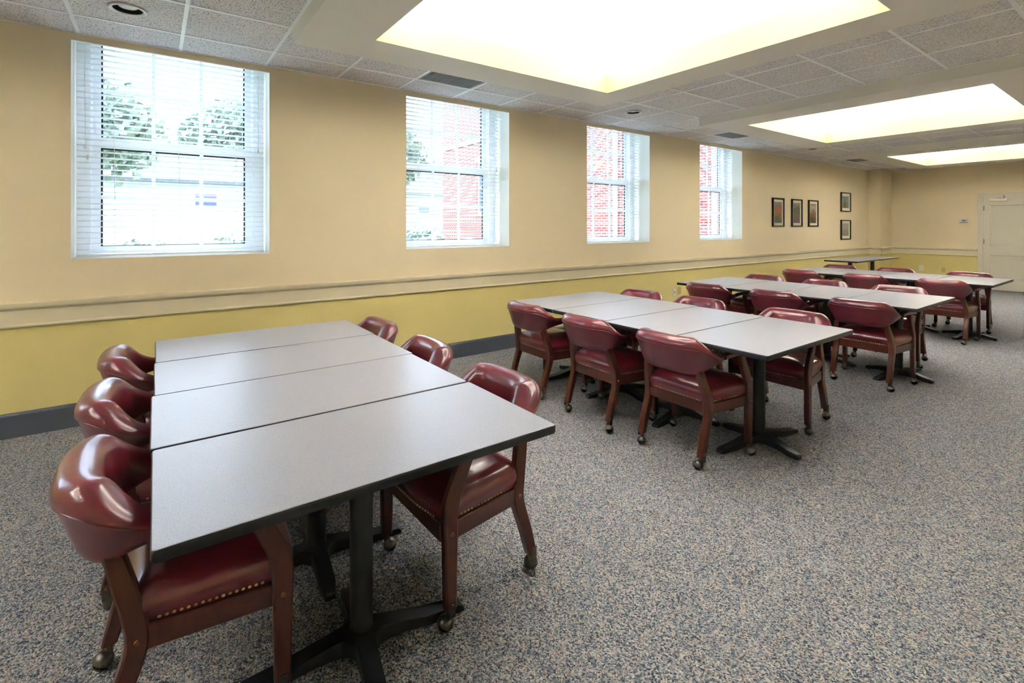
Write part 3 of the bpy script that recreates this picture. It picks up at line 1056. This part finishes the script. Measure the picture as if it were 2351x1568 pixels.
def make_chair():
    t = empty('captains_chair')
    # seat cushion
    base = [(-.268, .235), (-.222, -.160), (.222, -.160), (.268, .235)]
    # front edge bows forward a little
    poly = [(-.222, -.158), (.222, -.158), (.268, .225), (.10, .248), (-.10, .248), (-.268, .225)]
    out = round_poly(poly, .045)
    ctr = Vector((0, .04))
    def off(d_, z):
        n = len(out)
        res = []
        for i in range(n):
            a, b = Vector(out[i - 1]), Vector(out[(i + 1) % n])
            tg = (b - a).normalized()
            p = Vector(out[i]) + Vector((tg.y, -tg.x)) * d_
            res.append((p.x, p.y, z))
        return res
    def shrink(f, z):
        return [(ctr.x + (x - ctr.x) * f, ctr.y + (y - ctr.y) * f, z) for x, y in out]
    mb = MB()
    mb.loops([off(-.01, .372), off(.002, .384), off(.006, .400), off(.015, .420), off(.016, .436), off(.007, .458), shrink(.94, .476), shrink(.82, .494), shrink(.62, .506),
              shrink(.36, .512), shrink(.10, .514)], True, True, True)
    seat = mb.build('seat', M['leather'], t, 80)
    # nailhead trim, skipping the legs
    legs = [(.275, .205), (-.275, .205), (.222, -.145), (-.222, -.145)]
    mb = MB()
    for x, y, nx, ny in resample(out, .0168):
        if any(abs(x - lx) < .05 and abs(y - ly) < .045 for lx, ly in legs):
            continue
        dome(mb, (x + nx * .004, y + ny * .004, .394), (nx, ny, .1))
    nt_ = mb.build('nailhead_trim', M['brass'], seat, 60)
    nt_['kind'] = 'stuff'; nt_['label'] = 'row of small brass nailheads'
    # aprons
    mb = MB(); mb.box((-.225, -.160, .318), (.225, -.132, .384)); r0 = mb.build('apron', M['wood'], t); bevel_mod(r0, .003, 1)
    mb = MB(); mb.box((-.26, .208, .318), (.26, .236, .384)); r1 = mb.build('apron', M['wood'], t); bevel_mod(r1, .003, 1)
    for s in (-1, 1):
        p0, p1 = Vector((s * .222, -.145, 0)), Vector((s * .268, .215, 0))
        ang = math.atan2(p1.y - p0.y, p1.x - p0.x)
        mat = Matrix.Translation(p0) @ Matrix.Rotation(ang, 4, 'Z')
        mb = MB(); mb.box((0, -.013, .318), ((p1 - p0).length, .013, .384), mat=mat); r = mb.build('apron', M['wood'], t); bevel_mod(r, .003, 1)
    # legs
    for s in (-1, 1):
        st = leg_path([(-.222, .078), (-.192, .19), (-.155, .30), (-.146, .36), (-.156, .43), (-.178, .51), (-.202, .60)], .0215,
                      [.021, .024, .026, .027, .027, .026, .022], s * .222, .030)
        lg = sweep_rect(st).build('leg', M['wood'], t, 30)
        st = leg_path([(.205, .078), (.205, .20), (.205, .33), (.206, .40), (.196, .47), (.162, .55), (.132, .61), (.122, .655)], .0175,
                      [.022, .025, .028, .030, .030, .028, .025, .022], s * .275)
        lf = sweep_rect(st).build('leg', M['wood'], t, 30)
        for par, x, y in ((lg, s * (.222 + .0215), -.146), (lf, s * (.275 + .0175), .205)):
            mb = MB(); dome(mb, (x, y, .352), (s, 0, 0), .0085)
            mb.build('bolt_cap', M['copper'], par, 60)
    # ball casters
    cm = MB()
    cm.lathe([(.011, .034), (.011, .082)], 12, cap0=True, cap1=True)
    seg = 16
    hood = []
    for i in range(7):
        ph = math.radians(90 - i * 17)
        hood.append((.0305 * math.cos(ph), .0305 * math.sin(ph)))
    tilt = Matrix.Translation(Vector((0, -.016, .0285))) @ Matrix.Rotation(math.radians(-28), 4, 'X')
    vs = [[tilt @ Vector((r * math.cos(2 * PI * j / seg), r * math.sin(2 * PI * j / seg), z)) for j in range(seg)] for r, z in hood[1:]]
    cm.loops(vs, True, True, False)
    hood_me = cm.mesh('caster', M['pewter'], 45)
    pl = MB(); pl.box((-.013, -.0015, .040), (.013, .0015, .098)); 
    plate_me = pl.mesh('caster_plate', M['pewter'])
    bl = MB(); bl.lathe([(.0275 * math.cos(math.radians(a)), .0275 * math.sin(math.radians(a))) for a in range(-90, 91, 20)], 16, (0, -.016, .0275))
    ball_me = bl.mesh('ball', M['ball'], 60)
    bo = MB(); dome(bo, (0, 0, 0), (0, 0, 1), .0065); bolt_me = bo.mesh('bolt', M['copper'], 60)
    for s in (-1, 1):
        for x, y, hx in ((s * .222, -.222, .0215), (s * .275, .205, .0175)):
            cst = link('caster', hood_me, t, (x, y, 0.029), (0, 0, random.uniform(-PI, PI)))
            cst.location.z = 0.0
            link('ball', ball_me, cst)
            p = link('caster_plate', plate_me, t, (x + s * (hx + .0016), y, .014), (0, 0, PI / 2))
            link('bolt', bolt_me, t, (x + s * (hx + .003), y, .098), (0, s * PI / 2, 0))
    # lower each leg to meet its caster: short stem
    # horseshoe back
    prof = catmull(BACK_PROF, 3, True)
    N = 60
    ls = []
    for i in range(N + 1):
        a = -AMAX + 2 * AMAX * i / N
        x, y, nx, ny = back_frame(a)
        zb, zt = back_z(a)
        e = (abs(math.degrees(a)) - 85) / 13.0
        k = math.sqrt(max(0.0, 1 - e * e)) if e > 0 else 1.0
        k = max(k, .12)
        lean = .018 * (1 - smoothstep(50, 100, abs(math.degrees(a))))
        loop = []
        for o, s in prof:
            zz = zb + (zt - zb) * s
            zm = (zb + zt) / 2
            zz = zm + (zz - zm) * (k * .55 + .45 if e > 0 else 1)
            oo = o * (1.0 - .22 * smoothstep(60, 98, abs(math.degrees(a)))) * k + lean * s
            loop.append((x + nx * oo, y + ny * oo, zz))
        ls.append(loop)
    mb = MB(); mb.loops(ls)
    back = mb.build('backrest', M['leather'], t, 80)
    # piping seam along the outer face
    pts = []
    for i in range(4, N - 3):
        a = -AMAX + 2 * AMAX * i / N
        x, y, nx, ny = back_frame(a)
        zb, zt = back_z(a)
        lean = .018 * (1 - smoothstep(50, 100, abs(math.degrees(a))))
        oo = .0655 * (1.0 - .22 * smoothstep(60, 98, abs(math.degrees(a)))) + lean * .72
        pts.append((x + nx * oo, y + ny * oo, zb + (zt - zb) * .72))
    mb = MB(); mb.tube(pts, .0028, 6)
    mb.build('piping', M['leather'], back, 60)
    # arm pads
    for s in (-1, 1):
        secs = []
        path = [(-.045, ARM_Z - .010, .020), (.03, ARM_Z, .027), (.11, ARM_Z + .001, .031), (.165, ARM_Z - .002, .032), (.195, ARM_Z - .008, .030), (.208, ARM_Z - .016, .022)]
        for y, z, hw in path:
            sec = []
            for j in range(16):
                th = 2 * PI * j / 16
                c, sn = math.cos(th), math.sin(th)
                sec.append((s * (.262 + y * .05) + hw * math.copysign(abs(c) ** .6, c), y, z + .016 * math.copysign(abs(sn) ** .6, sn)))
            secs.append(sec)
        mb = MB(); mb.loops(secs)
        arm = mb.build('armrest', M['leather'], t, 70)
        mb = MB()
        for q in range(15):
            y = .022 + q * .0125
            for side in (-1, 1):
                hw = .026 + .006 * smoothstep(.0, .12, y)
                dome(mb, (s * (.262 + y * .05) + side * hw, y, ARM_Z - .006 - .004 * smoothstep(.15, .2, y)), (side, 0, 0), .0042)
        nn = mb.build('nailhead_trim', M['brass'], arm, 60)
        nn['kind'] = 'stuff'
    return t

CP = make_chair()
CH = []
def chair(x, y, rz, label, group, first=[True]):
    o = CP if first[0] else copy_tree(CP)
    first[0] = False
    o.location = (x, y, 0)
    o.rotation_euler = (0, 0, rz)
    tag(o, label, 'chair', group)
    for c in o.children:
        if c.name.startswith('caster') and not c.name.startswith('caster_plate'):
            c.rotation_euler = (0, 0, random.uniform(-PI, PI))
    CH.append(o)
D = math.radians
B = 'burgundy leather chair '
chair(2.880, .105, D(1), B + 'nearest the camera, on the left side of the front table', 'chairs at the front row')
chair(2.145, .085, D(-2), B + 'in the middle of the left side of the front table', 'chairs at the front row')
chair(1.370, .095, D(1), B + 'closest to the wall on the left side of the front table', 'chairs at the front row')
chair(2.915, 1.060, PI + D(2), B + 'nearest the camera on the right side of the front table', 'chairs at the front row')
chair(2.140, 1.060, PI - D(2), B + 'in the middle of the right side of the front table', 'chairs at the front row')
chair(1.370, 1.055, PI + D(1), B + 'closest to the wall on the right side of the front table', 'chairs at the front row')
rows = [('second', 2.865, 3.880, ((1.365, .0), (2.135, -.03), (2.838, .0)), (1.41, 2.09, 2.93)),
        ('third', 5.455, 6.510, ((1.440, .0), (2.220, .0), (2.995, .0)), (1.36, 2.10, 2.86)),
        ('farthest', 8.245, 9.300, ((1.270, -.01), (2.090, .0), (2.930, .0)), (1.24, 2.02, 2.90))]
ends = ['by the window wall', 'in the middle', 'at the aisle end']
for rn, y0, y1, near, farx in rows:
    for i, (x, dy) in enumerate(near):
        chair(x, y0 + dy, D(random.uniform(-2, 2)), B + 'showing its back, %s table row, %s' % (rn, ends[i]), 'chairs at the %s row' % rn)
    for i, x in enumerate(farx):
        chair(x, y1, PI + D(random.uniform(-2, 2)), B + 'on the far side, %s table row, %s' % (rn, ends[i]), 'chairs at the %s row' % rn)

# turn each cast base a little on its column, clear of the chair legs around it
def seg_dist(p, a, b):
    t = max(0.0, min(1.0, (p - a).dot(b - a) / (b - a).length_squared))
    return (p - (a + (b - a) * t)).length
feet = []
for o in CH:
    R2 = Matrix.Rotation(o.rotation_euler.z, 2)
    for lx, ly in ((.222, -.222), (-.222, -.222), (.275, .205), (-.275, .205)):
        feet.append(Vector((o.location.x, o.location.y)) + R2 @ Vector((lx, ly)))
for o in tables:
    best = None
    for deg in (-10, -7, -13, -4, 0, 4, 7, 10, 13, 17, -17, 21):
        for ox in (-.03, 0.0, .03, -.05, .05):
            c = Vector((o.location.x + ox, o.location.y))
            R2 = Matrix.Rotation(D(deg), 2)
            dm = 9.0
            for e in ((.285, 0), (-.285, 0), (0, .375), (0, -.375)):
                tip = c + R2 @ Vector(e)
                dm = min([dm] + [seg_dist(f, c, tip) for f in feet])
            sc_ = min(dm, .068)
            if best is None or sc_ > best[0] + 1e-6:
                best = (sc_, deg, ox)
    for c in o.children:
        if c.name.split('.')[0] in ('cross_base', 'column', 'top_plate'):
            c.location.x = best[2]
            if c.name.startswith('cross_base'):
                c.rotation_euler = (0, 0, D(best[1]))

# ================================================================ WALL THINGS
def picture(y0, y1, z0, z1, kind, label):
    t = empty('framed_picture', (0, (y0 + y1) / 2, z0))
    tag(t, label, 'picture', 'framed landscape photographs')
    w, h = (y1 - y0) / 2, z1 - z0
    fw = .026
    mb = MB()
    def fr(a, x): return [(x, -w + a, a), (x, w - a, a), (x, w - a, h - a), (x, -w + a, h - a)]
    mb.loops([fr(0, .001), fr(0, .030), fr(.004, .034), fr(fw - .003, .034), fr(fw, .030), fr(fw, .012)], True, False, False)
    mb.build('picture_frame', M['frame'], t)
    mw = .075 if h > .5 else .085
    mb = MB(); mb.loops([fr(fw - .002, .014), fr(mw, .014), fr(mw + .004, .010)], True, False, False)
    mb.build('mat_board', M['matboard'], t)
    mb = MB(); mb.box((.008, -w + mw, -h / 2 + mw), (.0105, w - mw, h / 2 - mw))
    mb.build('print', print_mat('print_' + kind, kind), t, loc=(0, 0, h / 2))
picture(9.71, 10.16, 1.440, 2.008, 'autumn', 'black framed photograph of orange autumn leaves, leftmost of the row of three')
picture(10.49, 10.94, 1.440, 2.008, 'path', 'black framed photograph of a dim woodland path, middle of the row of three')
picture(11.24, 11.69, 1.440, 2.008, 'branches', 'black framed photograph of russet branches, rightmost of the row of three')
picture(12.90, 13.44, 1.790, 2.243, 'pine', 'black framed photograph of a pine against blue sky, upper of the stacked pair')
picture(12.90, 13.44, 1.135, 1.600, 'mist', 'black framed photograph of misty woods, lower of the stacked pair')

def wall_plate(loc, rz, mat, label, kind):
    """plate facing +x of its own frame"""
    t = empty('wall_plate', loc, rz)
    tag(t, label, 'outlet')
    link('plate', bbox_mesh('plate', (0.0005, -.037, -.058), (.007, .037, .058), mat, .002), t)
    if kind == 'jack':
        mb = MB(); mb.box((.006, -.010, -.012), (.009, .010, .012)); mb.build('jack', M['red'], t)
    else:
        for z in (-.022, .022):
            sk = link('socket', bbox_mesh('socket', (.005, -.017, z - .014), (.0085, .017, z + .014), mat, .002), t)
            mb = MB(); mb.box((.0082, -.008, z - .004), (.0088, -.006, z + .006)); mb.box((.0082, .006, z - .004), (.0088, .008, z + .006)); mb.build('slot', M['slot'], sk)
wall_plate((0, 6.625, .415), 0, M['plate_white'], 'white wall plate with a red jack low on the window wall', 'jack')
wall_plate((0, 6.760, .432), 0, M['plate_beige'], 'beige power outlet low on the window wall, right of the white plate', 'socket')
wall_plate((.865, YF, .42), -PI / 2, M['plate_white'], 'white power outlet low on the end wall, nearer the corner', 'socket')
wall_plate((1.295, YF, .40), -PI / 2, M['plate_beige'], 'beige power outlet low on the end wall, nearer the door', 'socket')
t = empty('thermostat', (1.665, YF, 1.58), -PI / 2)
tag(t, 'small white thermostat on the end wall left of the door', 'thermostat')
link('housing', bbox_mesh('housing', (0.0005, -.085, -.052), (.026, .085, .052), M['plate_white'], .006), t)
link('display', bbox_mesh('display', (.024, -.040, -.022), (.0285, .040, .026), M['grey_grille'], .002), t)
mb = MB(); mb.box((.024, -.07, -.046), (.028, .07, -.036)); mb.build('vent_slit', M['slot'], t)

# ================================================================ OUTSIDE
m = MB()
N = 24
def gz(x, y):
    return -.25 + .9 * smoothstep(6, 20, -x)
vs = []
for i in range(N + 1):
    for j in range(N + 1):
        x = -.42 - 60 * i / N; y = -40 + 100 * j / N
        vs.append((x, y, gz(x, y)))
m.add(vs, [(i * (N + 1) + j, (i + 1) * (N + 1) + j, (i + 1) * (N + 1) + j + 1, i * (N + 1) + j + 1) for i in range(N) for j in range(N)])
tag(m.build('lawn', M['lawn'], None, 60), 'pale lawn rising gently beyond the windows', 'lawn', kind='structure')

# brick wing seen through the right-hand windows
bw = empty('brick_building', (-8.0, 11.0, -.25))
tag(bw, 'red brick building wing seen through the right-hand windows', 'building')
ops = [(-4.9, -3.8)]
m = MB()
xs = [-7.9] + [v for o in ops for v in o] + [7.5]
for i in range(len(xs) - 1):
    a, b = xs[i], xs[i + 1]
    if i % 2 == 0:
        m.quad((a, 0, 0), (b, 0, 0), (b, 0, 9), (a, 0, 9))
    else:
        m.quad((a, 0, 0), (b, 0, 0), (b, 0, 2.2), (a, 0, 2.2)); m.quad((a, 0, 4.4), (b, 0, 4.4), (b, 0, 9), (a, 0, 9))
        for x in (a, b): m.quad((x, 0, 2.2), (x, .15, 2.2), (x, .15, 4.4), (x, 0, 4.4))
m.quad((-7.9, 0, 0), (-7.9, 6, 0), (-7.9, 6, 9), (-7.9, 0, 9))
m.quad((-7.9, 6, 0), (7.5, 6, 0), (7.5, 6, 9), (-7.9, 6, 9))
m.quad((-7.9, 0, 9), (7.5, 0, 9), (7.5, 6, 9), (-7.9, 6, 9))
m.build('brick_wall', M['brick'], bw)
for a, b in ops:
    f = MB()
    f.box((a, .06, 2.2), (a + .08, .14, 4.4)); f.box((b - .08, .06, 2.2), (b, .14, 4.4)); f.box((a + .08, .06, 2.2), (b - .08, .14, 2.28)); f.box((a + .08, .06, 4.32), (b - .08, .14, 4.4)); f.box((a + .08, .06, 3.26), (b - .08, .14, 3.34))
    fo = f.build('window', M['white_vinyl'], bw)
    for z0, z1 in ((2.28, 3.26), (3.34, 4.32)):
        p = MB(); p.box((a + .08, .09, z0), (b - .08, .1, z1)); p.build('pane', M['house_glass'], fo)
    s = MB(); s.box((a - .1, -.06, 2.1), (b + .1, .1, 2.2)); s.box((a - .1, -.02, 4.4), (b + .1, .1, 4.6)); s.build('stone_sill', M['stone'], bw)
for x in (2.9, 6.05):
    s = MB(); s.tube([(x, -.09, .1), (x, -.09, 8.6)], .07, 8); s.build('downspout', M['white_vinyl'], bw)
s = MB(); s.box((-8.0, -.08, 5.2), (7.5, .0, 5.4)); s.build('stone_band', M['stone'], bw)

def house(loc, rz, w, d_, h, label):
    t = empty('house', loc, rz)
    tag(t, label, 'house')
    m = MB()
    n = int(h / .2)
    for q in range(n):
        z0, z1 = q * h / n, (q + 1) * h / n
        m.quad((0, -w / 2, z0), (0, w / 2, z0), (.02, w / 2, z0 + .0), (.02, -w / 2, z0))
        m.quad((.02, -w / 2, z0), (.02, w / 2, z0), (0, w / 2, z1), (0, -w / 2, z1))
    for y in (-w / 2, w / 2):
        m.add([(0, y, 0), (-d_, y, 0), (-d_, y, h), (-d_ / 2, y, h + 1.9), (0, y, h)], [(0, 1, 2, 3, 4)])
    m.quad((-d_, -w / 2, 0), (-d_, w / 2, 0), (-d_, w / 2, h), (-d_, -w / 2, h))
    m.build('wall', M['siding'], t)
    m = MB()
    for a, b in (((.5, h - .25), (-d_ / 2, h + 1.95)), ((-d_ - .5, h - .25), (-d_ / 2, h + 1.95))):
        m.add([(a[0], -w / 2 - .4, a[1]), (a[0], w / 2 + .4, a[1]), (b[0], w / 2 + .4, b[1]), (b[0], -w / 2 - .4, b[1]),
               (a[0], -w / 2 - .4, a[1] + .15), (a[0], w / 2 + .4, a[1] + .15), (b[0], w / 2 + .4, b[1] + .15), (b[0], -w / 2 - .4, b[1] + .15)],
              [(0, 1, 2, 3), (4, 5, 6, 7), (0, 1, 5, 4), (1, 2, 6, 5), (2, 3, 7, 6), (3, 0, 4, 7)])
    m.build('roof', M['shingle'], t)
    for y in (-.08 * w,):
        f = MB(); f.box((.0, y - .55, 1.7), (.06, y - .47, 2.5)); f.box((.0, y + .47, 1.7), (.06, y + .55, 2.5)); f.box((0, y - .47, 1.7), (.06, y + .47, 1.78)); f.box((0, y - .47, 2.42), (.06, y + .47, 2.5))
        fo = f.build('window', M['white_vinyl'], t)
        p = MB(); p.box((.02, y - .47, 1.78), (.03, y + .47, 2.42)); p.build('pane', M['house_glass'], fo)
    return t
house((-25, 3.0, .65), 0, 10.5, 8, 3.2, 'pale sided house with grey roof seen through the leftmost window')
house((-30, 17.5, .65), D(8), 9, 8, 3.4, 'pale sided house with grey gable seen through the second window')

def foliage(n, rx, ry, rz, leaf, seed):
    rnd = random.Random(seed)
    m = MB()
    for _ in range(n):
        u = rnd.uniform(-1, 1); a = rnd.uniform(0, 2 * PI); q = rnd.uniform(.55, 1.0)
        s = math.sqrt(1 - u * u)
        k = q * (1 + .18 * math.sin(3 * a + seed) * math.cos(4 * u))
        p = Vector((rx * s * math.cos(a) * k, ry * s * math.sin(a) * k, rz * u * k))
        n1 = Vector((rnd.gauss(0, 1), rnd.gauss(0, 1), rnd.gauss(0, 1))).normalized()
        u1 = n1.orthogonal().normalized() * leaf * rnd.uniform(.6, 1.2); w1 = n1.cross(u1).normalized() * leaf * .55
        m.add([p - u1, p - w1, p + u1, p + w1], [(0, 1, 2, 3)])
    return m.mesh('foliage', M['leaf'])

shrub_me = [foliage(900, .8, .8, .55, .09, s) for s in (1, 2, 3)]
sh = ['leftmost', 'second', 'third', 'fourth', 'fifth', 'rightmost']
for i, (x, y, s) in enumerate(((-10.5, -2.0, 1.0), (-11.2, -.1, .95), (-10.6, 2.0, 1.1), (-12.6, 3.6, 1.1), (-10.4, 5.6, 1.0), (-11.5, 7.8, 1.2))):
    t = empty('shrub', (x, y, gz(x, y)))
    t.scale = (s, s, s)
    tag(t, 'low rounded green shrub on the lawn outside, %s in the line' % sh[i], 'shrub', 'shrubs outside the windows')
    f = link('foliage', shrub_me[i % 3], t, (0, 0, .55)); f['kind'] = 'stuff'
    m = MB(); m.tube([(0, 0, -.05), (.02, .01, .5)], .03, 7); m.build('stem', M['bark'], t)
tree_me = [foliage(2600, 2.6, 2.6, 2.0, .22, s) for s in (11, 12)]
for i, (x, y, s) in enumerate(((-20, -2.2, 1.0), (-39, 5.5, 1.6), (-21, 9.8, 1.0), (-34, -4, 1.4))):
    t = empty('tree', (x, y, gz(x, y)))
    t.scale = (s, s, s)
    tag(t, ['leafy tree at the left of the pale house outside', 'tall leafy tree behind the pale house roof', 'leafy tree between the two pale houses outside', 'tall leafy tree far back at the left outside'][i], 'tree', 'trees outside the windows')
    f = link('foliage', tree_me[i % 2], t, (0, 0, 4.6)); f['kind'] = 'stuff'
    m = MB(); m.tube([(0, 0, -.1), (.05, .05, 1.5), (0, .1, 3.4), (.1, 0, 4.8)], .16, 9); m.build('trunk', M['bark'], t, 60)
